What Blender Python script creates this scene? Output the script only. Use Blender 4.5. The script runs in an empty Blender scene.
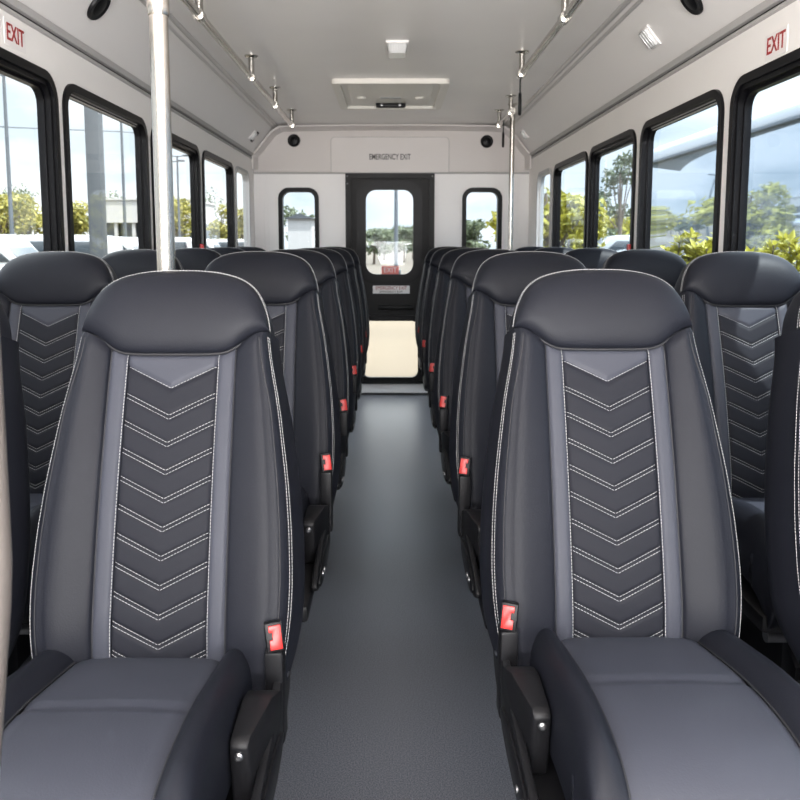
import bpy, bmesh, math, random
from mathutils import Vector, Matrix
random.seed(7)
S = bpy.context.scene
C = S.collection
PI = math.pi
R = math.radians

# ------------------------------------------------------------------ camera, sky, sun, exposure
EYE = 1.16
PITCH = 6.5
cd = bpy.data.cameras.new('camera')
cam = bpy.data.objects.new('camera', cd); C.objects.link(cam)
cam.location = (0, 0, EYE)
cam.rotation_euler = (R(90 - PITCH), 0, 0)
cd.sensor_width = 36; cd.lens = 36
cd.shift_x = 0.0106
cd.shift_y = -(157 - 800 * math.tan(R(PITCH))) / 800
cd.clip_start = 0.02
cd.dof.use_dof = True; cd.dof.focus_distance = 1.35; cd.dof.aperture_fstop = 14
S.camera = cam

SKY_STRENGTH = 1.0
w = bpy.data.worlds.new('sky'); S.world = w; w.use_nodes = True
nt = w.node_tree; nt.nodes.clear()
out = nt.nodes.new('ShaderNodeOutputWorld'); bg = nt.nodes.new('ShaderNodeBackground')
tc = nt.nodes.new('ShaderNodeTexCoord'); mp = nt.nodes.new('ShaderNodeMapping')
mp.inputs['Scale'].default_value = (2.2, 2.2, 7.0)
nz = nt.nodes.new('ShaderNodeTexNoise'); nz.inputs['Scale'].default_value = 1.6; nz.inputs['Detail'].default_value = 6
cr = nt.nodes.new('ShaderNodeValToRGB')
cr.color_ramp.elements[0].position = 0.40; cr.color_ramp.elements[0].color = (0.50, 0.57, 0.62, 1)
cr.color_ramp.elements[1].position = 0.58; cr.color_ramp.elements[1].color = (0.84, 0.86, 0.88, 1)
nt.links.new(tc.outputs['Generated'], mp.inputs['Vector']); nt.links.new(mp.outputs['Vector'], nz.inputs['Vector'])
nt.links.new(nz.outputs['Fac'], cr.inputs['Fac']); 
sx = nt.nodes.new('ShaderNodeSeparateXYZ'); nt.links.new(tc.outputs['Generated'], sx.inputs['Vector'])
mr = nt.nodes.new('ShaderNodeMapRange'); mr.inputs['From Min'].default_value = 0.22; mr.inputs['From Max'].default_value = 0.60
mr.inputs['To Min'].default_value = 1.0; mr.inputs['To Max'].default_value = 4.2; mr.interpolation_type = 'SMOOTHSTEP'
nt.links.new(sx.outputs['Z'], mr.inputs['Value']); vm = nt.nodes.new('ShaderNodeVectorMath'); vm.operation = 'SCALE'
nt.links.new(cr.outputs['Color'], vm.inputs[0]); nt.links.new(mr.outputs['Result'], vm.inputs['Scale']); nt.links.new(vm.outputs['Vector'], bg.inputs['Color'])
bg.inputs['Strength'].default_value = SKY_STRENGTH
nt.links.new(bg.outputs['Background'], out.inputs['Surface'])

sd = bpy.data.lights.new('sun', 'SUN'); sd.energy = 7.0; sd.angle = R(0.8); sd.color = (1.0, 0.95, 0.87)
sun = bpy.data.objects.new('sun', sd); C.objects.link(sun)
sun.rotation_euler = Vector((-0.41, 0.24, -0.95)).to_track_quat('-Z', 'Y').to_euler()

def area(name, loc, aim, sx, sy, watts, col=(1, 1, 1)):
    d = bpy.data.lights.new(name, 'AREA'); d.shape = 'RECTANGLE'; d.size = sx; d.size_y = sy; d.energy = watts; d.color = col
    o = bpy.data.objects.new(name, d); C.objects.link(o); o.location = loc
    o.rotation_euler = Vector(aim).to_track_quat('-Z', 'Z').to_euler(); return o
area('windscreen_daylight', (0, -1.46, 1.28), (0, 1, -0.03), 1.85, 1.25, 15, (0.97, 0.98, 1.0))
area('added_uplight', (0, -1.1, 1.0), (0, 0.42, 0.91), 1.8, 0.9, 148, (1.0, 0.97, 0.955))  # added lamp out of view, aimed up to brighten the ceiling

S.view_settings.view_transform = 'Standard'; S.view_settings.look = 'None'
S.view_settings.gamma = 1.0; S.view_settings.use_curve_mapping = False
S.view_settings.exposure = 1.0
S.cycles.use_denoising = True
S.cycles.max_bounces = 10; S.cycles.diffuse_bounces = 6; S.cycles.transparent_max_bounces = 24
S.cycles.sample_clamp_indirect = 8.0

# ------------------------------------------------------------------ materials
def mat(name, col, rough=0.5, metal=0.0, noise=0.0, nscale=40, bump=0.0, bscale=200, spec=0.5, coat=0.0, emit=None, estr=0):
    m = bpy.data.materials.new(name); m.use_nodes = True
    n = m.node_tree.nodes; l = m.node_tree.links
    b = n['Principled BSDF']
    b.inputs['Base Color'].default_value = (*col, 1); b.inputs['Roughness'].default_value = rough
    b.inputs['Metallic'].default_value = metal; b.inputs['Specular IOR Level'].default_value = spec
    b.inputs['Coat Weight'].default_value = coat
    t = n.new('ShaderNodeTexCoord')
    if noise:
        z = n.new('ShaderNodeTexNoise'); z.inputs['Scale'].default_value = nscale; z.inputs['Detail'].default_value = 4
        l.new(t.outputs['Object'], z.inputs['Vector'])
        r = n.new('ShaderNodeValToRGB')
        lo = [max(0, c * (1 - noise)) for c in col]; hi = [min(1, c * (1 + noise)) for c in col]
        r.color_ramp.elements[0].position = 0.3; r.color_ramp.elements[0].color = (*lo, 1)
        r.color_ramp.elements[1].position = 0.7; r.color_ramp.elements[1].color = (*hi, 1)
        l.new(z.outputs['Fac'], r.inputs['Fac']); l.new(r.outputs['Color'], b.inputs['Base Color'])
    if bump:
        z2 = n.new('ShaderNodeTexNoise'); z2.inputs['Scale'].default_value = bscale; z2.inputs['Detail'].default_value = 2
        l.new(t.outputs['Object'], z2.inputs['Vector'])
        bp = n.new('ShaderNodeBump'); bp.inputs['Strength'].default_value = bump; bp.inputs['Distance'].default_value = 0.002
        l.new(z2.outputs['Fac'], bp.inputs['Height']); l.new(bp.outputs['Normal'], b.inputs['Normal'])
    if emit:
        b.inputs['Emission Color'].default_value = (*emit, 1); b.inputs['Emission Strength'].default_value = estr
    return m

def glass(name, tint=(0.95, 0.97, 0.98), refl=0.10, base=0.03):
    m = bpy.data.materials.new(name); m.use_nodes = True
    n = m.node_tree.nodes; l = m.node_tree.links; n.clear()
    o = n.new('ShaderNodeOutputMaterial'); mx = n.new('ShaderNodeMixShader')
    tr = n.new('ShaderNodeBsdfTransparent'); tr.inputs['Color'].default_value = (*tint, 1)
    gl = n.new('ShaderNodeBsdfGlossy'); gl.inputs['Roughness'].default_value = 0.02
    lw = n.new('ShaderNodeLayerWeight'); lw.inputs['Blend'].default_value = 0.5
    pw = n.new('ShaderNodeMath'); pw.operation = 'POWER'; pw.inputs[1].default_value = 4.0
    fr = n.new('ShaderNodeMath'); fr.operation = 'MULTIPLY_ADD'; fr.inputs[1].default_value = refl * 4; fr.inputs[2].default_value = base
    l.new(lw.outputs['Facing'], pw.inputs[0]); l.new(pw.outputs[0], fr.inputs[0])
    l.new(fr.outputs[0], mx.inputs['Fac']); l.new(tr.outputs[0], mx.inputs[1]); l.new(gl.outputs[0], mx.inputs[2])
    l.new(mx.outputs[0], o.inputs['Surface'])
    return m

M = {}
M['leather'] = mat('dark_leather', (0.0078, 0.0085, 0.0122), 0.48, noise=0.06, nscale=8, bump=0.10, bscale=420, spec=0.13)
M['insert'] = mat('charcoal_insert', (0.0098, 0.0103, 0.0140), 0.6, bump=0.08, bscale=500, spec=0.10)
M['grey_vinyl'] = mat('grey_vinyl', (0.0310, 0.0330, 0.0430), 0.48, noise=0.05, nscale=6, bump=0.08, bscale=420, spec=0.16)
M['thread'] = mat('pale_thread', (0.27, 0.27, 0.27), 0.7)
M['seam'] = mat('black_seam', (0.006, 0.006, 0.008), 0.7)
M['black'] = mat('black_plastic', (0.005, 0.005, 0.006), 0.45, spec=0.22, bump=0.10, bscale=500)
M['black_metal'] = mat('black_metal', (0.005, 0.005, 0.006), 0.38, spec=0.14)
M['rubber'] = mat('black_rubber', (0.004, 0.004, 0.005), 0.36, spec=0.13)
M['red'] = mat('red_plastic', (0.40, 0.010, 0.008), 0.38)
M['chrome'] = mat('stainless', (0.52, 0.485, 0.44), 0.25, metal=1.0)
M['bolt'] = mat('bolt_steel', (0.28, 0.28, 0.29), 0.38, metal=1.0)
M['rail'] = mat('rail_steel', (0.50, 0.475, 0.44), 0.16, metal=1.0)
M['alu'] = mat('brushed_rail', (0.60, 0.585, 0.57), 0.38, metal=0.6)
M['ceiling'] = mat('ceiling_panel', (0.80, 0.775, 0.755), 0.36, noise=0.02, nscale=3, spec=0.5)
M['cove'] = mat('cove_panel', (0.78, 0.755, 0.735), 0.40, spec=0.5)
M['wall'] = mat('wall_panel', (0.85, 0.82, 0.79), 0.45, noise=0.015, nscale=3)
M['rear'] = mat('rear_panel', (0.64, 0.60, 0.58), 0.45)
M['rear_low'] = mat('rear_lower_panel', (0.83, 0.81, 0.80), 0.42)
M['groove'] = mat('dark_groove', (0.42, 0.405, 0.395), 0.6)
M['cream'] = mat('cream_plastic', (0.74, 0.71, 0.655), 0.4)
M['lens'] = mat('clear_lens', (0.55, 0.55, 0.545), 0.12, spec=0.6)
M['paint_grey'] = mat('exterior_grey', (0.30, 0.30, 0.31), 0.35)
M['sticker'] = mat('white_sticker', (0.80, 0.77, 0.75), 0.4)
M['sign_red'] = mat('sign_red', (0.30, 0.009, 0.007), 0.5)
M['sign_black'] = mat('sign_black', (0.02, 0.018, 0.018), 0.5)
M['sticker_pink'] = mat('red_sticker', (0.75, 0.16, 0.14), 0.4)
M['door'] = mat('door_charcoal', (0.012, 0.0115, 0.0115), 0.5, spec=0.2, bump=0.06, bscale=300)
M['door_trim'] = mat('door_black', (0.004, 0.004, 0.004), 0.45, spec=0.2)
M['taupe'] = mat('taupe_coating', (0.080, 0.070, 0.064), 0.45)
M['glass'] = glass('side_glass', (0.97, 0.985, 0.99), 0.05)
M['glass_tint'] = glass('tinted_glass', (0.84, 0.90, 0.95), 0.06)
M['glass_door'] = glass('door_glass', (0.97, 0.97, 0.95), 0.05, 0.006)
M['glass_rear'] = glass('rear_glass', (0.88, 0.91, 0.94), 0.05, 0.006)
M['window_grey'] = mat('grey_window_trim', (0.42, 0.42, 0.42), 0.4)
M['concrete'] = mat('concrete', (0.078, 0.064, 0.045), 0.85, noise=0.10, nscale=0.6)
M['white_car'] = mat('white_paint', (0.36, 0.37, 0.38), 0.25, coat=0.6)
M['silver_car'] = mat('silver_paint', (0.16, 0.17, 0.18), 0.28, metal=0.3, coat=0.6)
M['car_glass'] = mat('car_glass', (0.02, 0.028, 0.035), 0.05, spec=0.9)
M['tyre'] = mat('tyre', (0.02, 0.02, 0.02), 0.8)
M['pole_grey'] = mat('galvanised', (0.05, 0.058, 0.066), 0.5, noise=0.08, nscale=4)
M['pole_dark'] = mat('pole_dark', (0.06, 0.072, 0.085), 0.5)
M['building'] = mat('white_wall', (0.33, 0.33, 0.325), 0.7)
M['bus_white'] = mat('bus_white', (0.36, 0.37, 0.39), 0.3, coat=0.4)
M['bus_glass'] = mat('bus_glass', (0.46, 0.52, 0.58), 0.03, metal=0.75)
M['kick'] = mat('kick_panel', (0.010, 0.010, 0.012), 0.55, spec=0.2)
M['bark'] = mat('bark', (0.11, 0.085, 0.065), 0.9, noise=0.3, nscale=8)

def leafmat(name, a, b):
    m = mat(name, a, 0.55)
    n = m.node_tree.nodes; l = m.node_tree.links
    g = n.new('ShaderNodeNewGeometry'); r = n.new('ShaderNodeValToRGB')
    r.color_ramp.elements[0].color = (*a, 1); r.color_ramp.elements[1].color = (*b, 1)
    l.new(g.outputs['Random Per Island'], r.inputs['Fac']); l.new(r.outputs['Color'], n['Principled BSDF'].inputs['Base Color'])
    tr = n.new('ShaderNodeBsdfTranslucent'); l.new(r.outputs['Color'], tr.inputs['Color'])
    mx = n.new('ShaderNodeMixShader'); mx.inputs['Fac'].default_value = 0.35
    o = n['Material Output']
    l.new(n['Principled BSDF'].outputs[0], mx.inputs[1]); l.new(tr.outputs[0], mx.inputs[2]); l.new(mx.outputs[0], o.inputs['Surface'])
    return m
M['leaf_yellow'] = leafmat('yellow_leaves', (0.20, 0.19, 0.012), (0.42, 0.38, 0.055))
M['leaf_olive'] = leafmat('olive_leaves', (0.12, 0.128, 0.025), (0.34, 0.305, 0.07))
M['leaf_dark'] = leafmat('dark_leaves', (0.055, 0.075, 0.042), (0.14, 0.165, 0.09))

def floor_mat():
    m = mat('aisle_floor', (0.08, 0.118, 0.130), 0.34, spec=0.6)
    n = m.node_tree.nodes; l = m.node_tree.links; b = n['Principled BSDF']
    t = n.new('ShaderNodeTexCoord'); z = n.new('ShaderNodeTexNoise'); z.inputs['Scale'].default_value = 330; z.inputs['Detail'].default_value = 3
    l.new(t.outputs['Object'], z.inputs['Vector'])
    r = n.new('ShaderNodeValToRGB'); r.color_ramp.elements[0].position = 0.35; r.color_ramp.elements[1].position = 0.68
    r.color_ramp.elements[0].color = (0.042, 0.046, 0.058, 1); r.color_ramp.elements[1].color = (0.185, 0.192, 0.218, 1)
    l.new(z.outputs['Fac'], r.inputs['Fac']); l.new(r.outputs['Color'], b.inputs['Base Color'])
    bp = n.new('ShaderNodeBump'); bp.inputs['Strength'].default_value = 0.35; bp.inputs['Distance'].default_value = 0.001
    l.new(z.outputs['Fac'], bp.inputs['Height']); l.new(bp.outputs['Normal'], b.inputs['Normal'])
    return m
M['floor'] = floor_mat()

# ------------------------------------------------------------------ helpers
def mesh_of(bm, name, mats, smooth=True, ang=38, recalc=True):
    if recalc: bmesh.ops.recalc_face_normals(bm, faces=bm.faces)
    me = bpy.data.meshes.new(name); bm.to_mesh(me); bm.free()
    for m in (mats if isinstance(mats, (list, tuple)) else [mats]): me.materials.append(m)
    if smooth:
        me.polygons.foreach_set('use_smooth', [True] * len(me.polygons)); me.set_sharp_from_angle(angle=R(ang))
    return me
def put(name, me, parent=None, loc=(0, 0, 0), rot=(0, 0, 0)):
    o = bpy.data.objects.new(name, me); C.objects.link(o); o.parent = parent; o.location = loc; o.rotation_euler = rot
    return o
def obj(name, bm, mats, parent=None, loc=(0, 0, 0), rot=(0, 0, 0), **k):
    return put(name, mesh_of(bm, name, mats, **k), parent, loc, rot)
def tag(o, label=None, cat=None, group=None, kind=None):
    if label: o['label'] = label
    if cat: o['category'] = cat
    if group: o['group'] = group
    if kind: o['kind'] = kind
    return o
def thing(name, label, cat, loc=(0, 0, 0), rz=0, group=None):
    o = bpy.data.objects.new(name, None); C.objects.link(o); o.location = loc; o.rotation_euler = (0, 0, rz)
    o.empty_display_size = 0.1
    return tag(o, label, cat, group)
def struct(name, bm, m, parent=None, label=None, **k):
    o = obj(name, bm, m, parent, **k)
    if parent is None: o['kind'] = 'structure'
    if label: o['label'] = label
    return o
def B(): return bmesh.new()

def box(bm, x0, x1, y0, y1, z0, z1, bev=0.0, seg=2, M4=None):
    b2 = bmesh.new() if bev else bm
    vs = [b2.verts.new((x, y, z)) for x in (x0, x1) for y in (y0, y1) for z in (z0, z1)]
    for f in ((0, 1, 3, 2), (4, 6, 7, 5), (0, 4, 5, 1), (2, 3, 7, 6), (0, 2, 6, 4), (1, 5, 7, 3)): b2.faces.new([vs[i] for i in f])
    if bev:
        bmesh.ops.recalc_face_normals(b2, faces=b2.faces)
        bmesh.ops.bevel(b2, geom=b2.edges[:], offset=bev, segments=seg, profile=0.5, affect='EDGES')
        if M4: bmesh.ops.transform(b2, matrix=M4, verts=b2.verts)
        merge(bm, b2)
    return bm
def merge(bm, b2):
    b2.verts.index_update()
    mp_ = [bm.verts.new(v.co) for v in b2.verts]
    for f in b2.faces:
        try:
            nf = bm.faces.new([mp_[v.index] for v in f.verts]); nf.material_index = f.material_index
        except ValueError: pass
    b2.free()
def prism(bm, poly, axis, a0, a1, bev=0.0):
    """poly: 2-D points; axis x: (y,z), y: (x,z), z: (x,y)"""
    b2 = bmesh.new()
    def P(p, a): return {'x': (a, p[0], p[1]), 'y': (p[0], a, p[1]), 'z': (p[0], p[1], a)}[axis]
    A = [b2.verts.new(P(p, a0)) for p in poly]; D = [b2.verts.new(P(p, a1)) for p in poly]
    n = len(poly)
    b2.faces.new(A); b2.faces.new(D[::-1])
    for i in range(n): b2.faces.new([A[i], A[(i + 1) % n], D[(i + 1) % n], D[i]])
    bmesh.ops.recalc_face_normals(b2, faces=b2.faces)
    if bev: bmesh.ops.bevel(b2, geom=b2.edges[:], offset=bev, segments=2, profile=0.5, affect='EDGES')
    merge(bm, b2); return bm
def tube(bm, pts, r, n=12, cap=True):
    pts = [Vector(p) for p in pts]; rs = r if isinstance(r, (list, tuple)) else [r] * len(pts)
    rings = []; up = None
    for i, p in enumerate(pts):
        t = (pts[min(i + 1, len(pts) - 1)] - pts[max(i - 1, 0)]).normalized()
        if up is None: up = t.orthogonal().normalized()
        up = (up - t * up.dot(t)).normalized(); s = t.cross(up)
        rings.append([bm.verts.new(p + (up * math.cos(a) + s * math.sin(a)) * rs[i]) for a in [2 * PI * k / n for k in range(n)]])
    for a, b in zip(rings, rings[1:]):
        for k in range(n): bm.faces.new([a[k], a[(k + 1) % n], b[(k + 1) % n], b[k]])
    if cap: bm.faces.new(rings[0]); bm.faces.new(rings[-1][::-1])
    return bm
def lathe(bm, prof, n=24, M4=None):
    """prof: (radius, height) along z"""
    vs = []; new = []
    for r, z in prof:
        ring = [bm.verts.new((r * math.cos(2 * PI * k / n), r * math.sin(2 * PI * k / n), z)) for k in range(n)]
        vs.append(ring); new += ring
    for a, b in zip(vs, vs[1:]):
        for k in range(n): bm.faces.new([a[k], a[(k + 1) % n], b[(k + 1) % n], b[k]])
    bm.faces.new(vs[0][::-1]); bm.faces.new(vs[-1])
    if M4: bmesh.ops.transform(bm, matrix=M4, verts=new)
    return bm
def grid(bm, nu, nv, f, mi=0):
    V = [[bm.verts.new(f(i / nu, j / nv)) for j in range(nv + 1)] for i in range(nu + 1)]
    for i in range(nu):
        for j in range(nv):
            try: bm.faces.new([V[i][j], V[i + 1][j], V[i + 1][j + 1], V[i][j + 1]]).material_index = mi
            except ValueError: pass
    return V
def catmull(P, t):
    n = len(P) - 1; x = min(max(t, 0), 1) * n; i = min(int(x), n - 1); u = x - i
    p0 = P[i - 1] if i > 0 else [2 * a - b for a, b in zip(P[0], P[1])]
    p1, p2 = P[i], P[i + 1]
    p3 = P[i + 2] if i + 2 <= n else [2 * a - b for a, b in zip(P[n], P[n - 1])]
    return [0.5 * (2 * b + (c - a) * u + (2 * a - 5 * b + 4 * c - d) * u * u + (3 * b - a - 3 * c + d) * u ** 3) for a, b, c, d in zip(p0, p1, p2, p3)]
def interp(T, x):
    if x <= T[0][0]: return T[0][1]
    for (a, b), (c, d) in zip(T, T[1:]):
        if x <= c: return b + (d - b) * (x - a) / (c - a)
    return T[-1][1]
def linspace(a, c, n): return [a + (c - a) * i / (n - 1) for i in range(n)]
def sm(x): x = min(max(x, 0), 1); return x * x * (3 - 2 * x)
def rrect(u0, u1, v0, v1, r, n=8):
    out_ = []
    for cx, cy, a0 in ((u1 - r, v1 - r, 0), (u0 + r, v1 - r, 90), (u0 + r, v0 + r, 180), (u1 - r, v0 + r, 270)):
        for k in range(n + 1):
            a = R(a0 + 90 * k / n); out_.append((cx + r * math.cos(a), cy + r * math.sin(a)))
    return out_
def ring_prism(bm, outer, inner, P, a0, a1):
    """closed ring between two loops of equal length, extruded a0..a1; P maps (u, v, a) to 3-D"""
    n = len(outer)
    L = [[bm.verts.new(P(u, v, a)) for u, v in loop] for loop, a in ((outer, a0), (inner, a0), (inner, a1), (outer, a1))]
    for q in range(4):
        A, D = L[q], L[(q + 1) % 4]
        for k in range(n): bm.faces.new([A[k], A[(k + 1) % n], D[(k + 1) % n], D[k]])
    return bm
def plate(bm, loop, P, a0, a1):
    A = [bm.verts.new(P(u, v, a0)) for u, v in loop]; D = [bm.verts.new(P(u, v, a1)) for u, v in loop]
    bm.faces.new(A); bm.faces.new(D[::-1]); n = len(loop)
    for k in range(n): bm.faces.new([A[k], A[(k + 1) % n], D[(k + 1) % n], D[k]])
    return bm
def holed_cell(bm, cu0, cu1, cv0, cv1, hole, P, a0, a1):
    """a rectangular cell with one rounded hole: front face, back face and the reveal"""
    u0 = min(p[0] for p in hole); u1 = max(p[0] for p in hole); v0 = min(p[1] for p in hole); v1 = max(p[1] for p in hole)
    cx, cy = (u0 + u1) / 2, (v0 + v1) / 2
    outer = []
    for k, (u, v) in enumerate(hole):
        q = k * 4 // len(hole)
        n = len(hole) // 4; j = k % n
        if j == n // 2: outer.append(((cu1, cv1), (cu0, cv1), (cu0, cv0), (cu1, cv0))[q]); continue
        horiz = (q in (0, 2)) == (j > n // 2)
        outer.append((min(max(u, cu0), cu1), cv1 if v > cy else cv0) if horiz else (cu1 if u > cx else cu0, v))
    ring_prism(bm, outer, hole, P, a0, a1)
def text(name, body, size, m, parent, loc, rot, sx=1.0, extrude=0.0006, bold=0.0):
    c = bpy.data.curves.new(name, 'FONT'); c.body = body; c.size = size; c.extrude = extrude; c.align_x = 'CENTER'; c.align_y = 'CENTER'
    c.offset = bold
    c.materials.append(m)
    t = bpy.data.objects.new(name + '_curve', c); C.objects.link(t)
    dg = bpy.context.evaluated_depsgraph_get(); dg.update()
    me = bpy.data.meshes.new_from_object(t.evaluated_get(dg)); bpy.data.objects.remove(t); bpy.data.curves.remove(c)
    me.transform(Matrix.Diagonal((sx, 1, 1, 1)))
    if not me.materials: me.materials.append(m)
    return put(name, me, parent, loc, rot)

# ------------------------------------------------------------------ the bus body (setting)
HW = 1.03            # half width inside
YB = 6.08            # rear wall
YF = -1.5            # front
ZC = EYE + 0.865     # ceiling height
ZCOVE = 1.79         # where the cove meets the wall
XCOVE = 0.85         # where the cove meets the ceiling
SILL = 0.79
HEADS = {-1: 1.668, 1: 1.645}
HEAD = 1.668
GROUND = -0.42

b = B(); box(b, -HW, HW, YF, YB, -0.06, 0.0); struct('floor', b, M['floor'], smooth=False)
b = B(); box(b, -XCOVE - 0.01, XCOVE + 0.01, YF, YB, ZC, ZC + 0.05); struct('ceiling', b, M['ceiling'], smooth=False)

WIN = {-1: [(-0.95, 0.65), (0.74, 1.60), (1.655, 2.515), (2.565, 3.425), (3.485, 4.345), (4.415, 5.265), (5.335, 5.835)],
       1: [(-0.95, 0.65), (0.73, 1.555), (1.615, 2.475), (2.535, 3.355), (3.425, 4.215), (4.255, 5.135), (5.205, 5.695)]}
TH = 0.03
num = 0
for s in (-1, 1):
    side = 'left' if s < 0 else 'right'
    P = lambda u, v, a, s=s: (s * (HW + a), u, v)
    b = B()
    HEAD = HEADS[s]
    ws = WIN[s]; z0, z1 = SILL - 0.06, HEAD + 0.05
    edges = [YF] + [(p[1] + q[0]) / 2 for p, q in zip(ws, ws[1:])] + [YB]
    for (c0, c1), (a, d) in zip(zip(edges, edges[1:]), ws):
        holed_cell(b, c0, c1, z0, z1, rrect(a + 0.012, d - 0.012, SILL + 0.012, HEAD - 0.012, 0.075), P, 0, TH)
    for (v0, v1) in ((-0.25, z0), (z1, ZCOVE + 0.06)):
        x0, x1 = sorted((s * HW, s * (HW + TH))); box(b, x0, x1, YF, YB, v0, v1)
    for f in b.faces:
        if abs(f.calc_center_median().x) > HW + TH - 0.005: f.material_index = 1
    struct('wall_' + side, b, [M['wall'], M['paint_grey']], smooth=False)
    b = B(); x0, x1 = sorted((s * HW, s * (HW - 0.008))); box(b, x0, x1, YF, YB, 0.0, 0.70, 0.003); struct('baseboard_' + side, b, M['kick'], label='dark kick panel along the foot of the %s wall' % side)
    # cove: sloped panel between wall and ceiling
    b = B()
    prism(b, [(s * XCOVE, ZC + 0.0), (s * (HW + 0.01), ZCOVE), (s * (HW + 0.06), ZCOVE + 0.03), (s * (XCOVE + 0.03), ZC + 0.05)], 'y', YF, YB)
    struct('ceiling_cove', b, M['cove'], label='sloped grey panel joining ceiling and %s wall' % side, smooth=False)
    # trims
    b = B()
    prism(b, [(s * (HW + .002), ZCOVE - 0.018), (s * (HW - 0.008), ZCOVE - 0.014), (s * (HW - 0.008), ZCOVE - 0.006), (s * (HW + .002), ZCOVE - 0.002)], 'y', YF, YB)
    prism(b, [(s * (HW + .002), ZCOVE + 0.0020), (s * (HW - 0.014), ZCOVE + 0.0040), (s * (HW - 0.020), ZCOVE + 0.022), (s * (HW - 0.005), ZCOVE + 0.026)], 'y', YF, YB)
    nf = len(b.faces); box(b, min(s * (HW - .002), s * (HW + .001)), max(s * (HW - .002), s * (HW + .001)), YF, YB, ZCOVE - 0.0015, ZCOVE + 0.0015); b.faces.ensure_lookup_table()
    for f in b.faces[nf:]: f.material_index = 1
    struct('trim_%d' % (1 if s < 0 else 2), b, [M['groove'], M['door_trim']], smooth=False, label='grey moulding along the top of the %s wall' % side)
    b = B()
    tube(b, [(s * (XCOVE - 0.004), YF, ZC - 0.004), (s * (XCOVE - 0.004), YB, ZC - 0.004)], 0.011, 10)
    tube(b, [(s * (XCOVE + 0.018), YF, ZC - 0.026), (s * (XCOVE + 0.018), YB, ZC - 0.026)], 0.007, 8)
    struct('trim_%d' % (3 if s < 0 else 4), b, M['alu'], label='rounded metal bead along the %s edge of the ceiling' % side)
    # windows
    for k, (a, d) in enumerate(ws):
        num += 1
        last = (k == len(ws) - 1); ex = k in (2, 4)
        fm = M['window_grey'] if last else M['rubber']
        root = bpy.data.objects.new('window_%d' % num, None); C.objects.link(root); root['kind'] = 'structure'
        root['label'] = '%s wall window, %s' % (side, ['beside the driver', 'opening beside the front seats', 'exit window below the EXIT sign', 'second black framed window from the exit sign', 'exit window with red latch further back', 'last black framed window', 'small grey framed window at the rear corner'][k])
        root.location = (s * HW, (a + d) / 2, SILL)
        L = lambda u, v, a_, s=s, y=(a + d) / 2: (s * a_, u - y, v - SILL)
        b = B(); n = 8; t = 0.020 if last else 0.026
        ring_prism(b, rrect(a, d, SILL, HEAD, 0.085, n), rrect(a + t, d - t, SILL + t, HEAD - t, 0.06, n), L, -0.010, 0.012)
        ring_prism(b, rrect(a + 0.013, d - 0.013, SILL + 0.013, HEAD - 0.013, 0.072, n), rrect(a + t + .004, d - t - .004, SILL + t + .004, HEAD - t - .004, 0.057, n), L, 0.010, 0.036)
        obj('window_frame', b, fm, root, smooth=True, ang=30)
        gd = 0.024 if not last else 0.012
        if not last:
            t2 = 0.050 if ex else 0.036
            b = B()
            ring_prism(b, rrect(a + .03, d - .03, SILL + .03, HEAD - .03, 0.055, n), rrect(a + t2, d - t2, SILL + t2, HEAD - t2, 0.045, n), L, 0.014, 0.036)
            if ex: ring_prism(b, rrect(a + .026, d - .026, SILL + .026, HEAD - .026, 0.055, n), rrect(a + .040, d - .040, SILL + .040, HEAD - .040, 0.05, n), L, -0.002, 0.018)
            obj('sash', b, fm, root, ang=30)
            b = B()
            for zz, dd in ((HEAD - 0.028, 0.006), (HEAD - 0.036, 0.011)):
                x0, x1 = sorted((s * dd, s * (dd + 0.004)))
                box(b, x0, x1, a + .09 - (a + d) / 2, d - .09 - (a + d) / 2, zz - SILL - 0.003, zz - SILL)
            obj('sliding_track', b, M['alu'], root, smooth=False)
        t3 = 0.05 if not last else 0.02
        b = B(); plate(b, rrect(a + .03, d - .03, SILL + .03, HEAD - .03, 0.05, n), L, gd, gd + 0.002)
        obj('pane', b, M['glass'] if s < 0 else M['glass_tint'], root, smooth=False)
        if ex:
            b = B(); x0, x1 = sorted((s * -0.022, s * 0.004))
            yy = d - 0.02 - (a + d) / 2 if s < 0 else a + 0.02 - (a + d) / 2
            box(b, x0, x1, yy - 0.012, yy + 0.012, 0.26, 0.365 if k == 4 or s > 0 else 0.31, 0.005)
            tag(obj('emergency_latch', b, M['red'], root), 'red emergency latch')

# rear wall
def PR(u, v, a): return (u, YB + a, v)
b = B()
for s, (x0, x1) in ((-1, (-0.85, -0.545)), (1, (0.53, 0.83))):
    lo, hi = (-HW - 0.06, -0.345) if s < 0 else (0.322, HW + 0.06)
    holed_cell(b, lo, hi, 0.90, 1.68, rrect(x0 + .012, x1 - .012, 1.0, 1.56, 0.07), PR, 0, 0.06)
    box(b, lo, hi, YB, YB + 0.06, -0.25, 0.90)
box(b, -0.345, 0.322, YB, YB + 0.06, -0.25, 0.085)
box(b, -HW - 0.06, HW + 0.06, YB, YB + 0.06, 1.68, ZC + 0.07)
for s_ in (-1, 1):
    for x_ in (0.40, 0.93, 0.96):
        box(b, s_ * x_ - 0.006, s_ * x_ + 0.006, YB - 0.006, YB, 0.0, 1.675)
struct('wall_rear', b, M['rear_low'], smooth=False)
b = B(); box(b, -HW, HW, YB - 0.022, YB, 1.685, ZC, 0.004)
struct('trim_5', b, M['rear'], label='pale grey bulkhead panel across the top of the rear wall')
b = B(); box(b, -HW, HW, YB - 0.010, YB, 1.672, 1.686); struct('trim_6', b, M['groove'], smooth=False, label='thin grey line under the rear bulkhead')
b = B()
ul = -0.446; ur = 0.423
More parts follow.
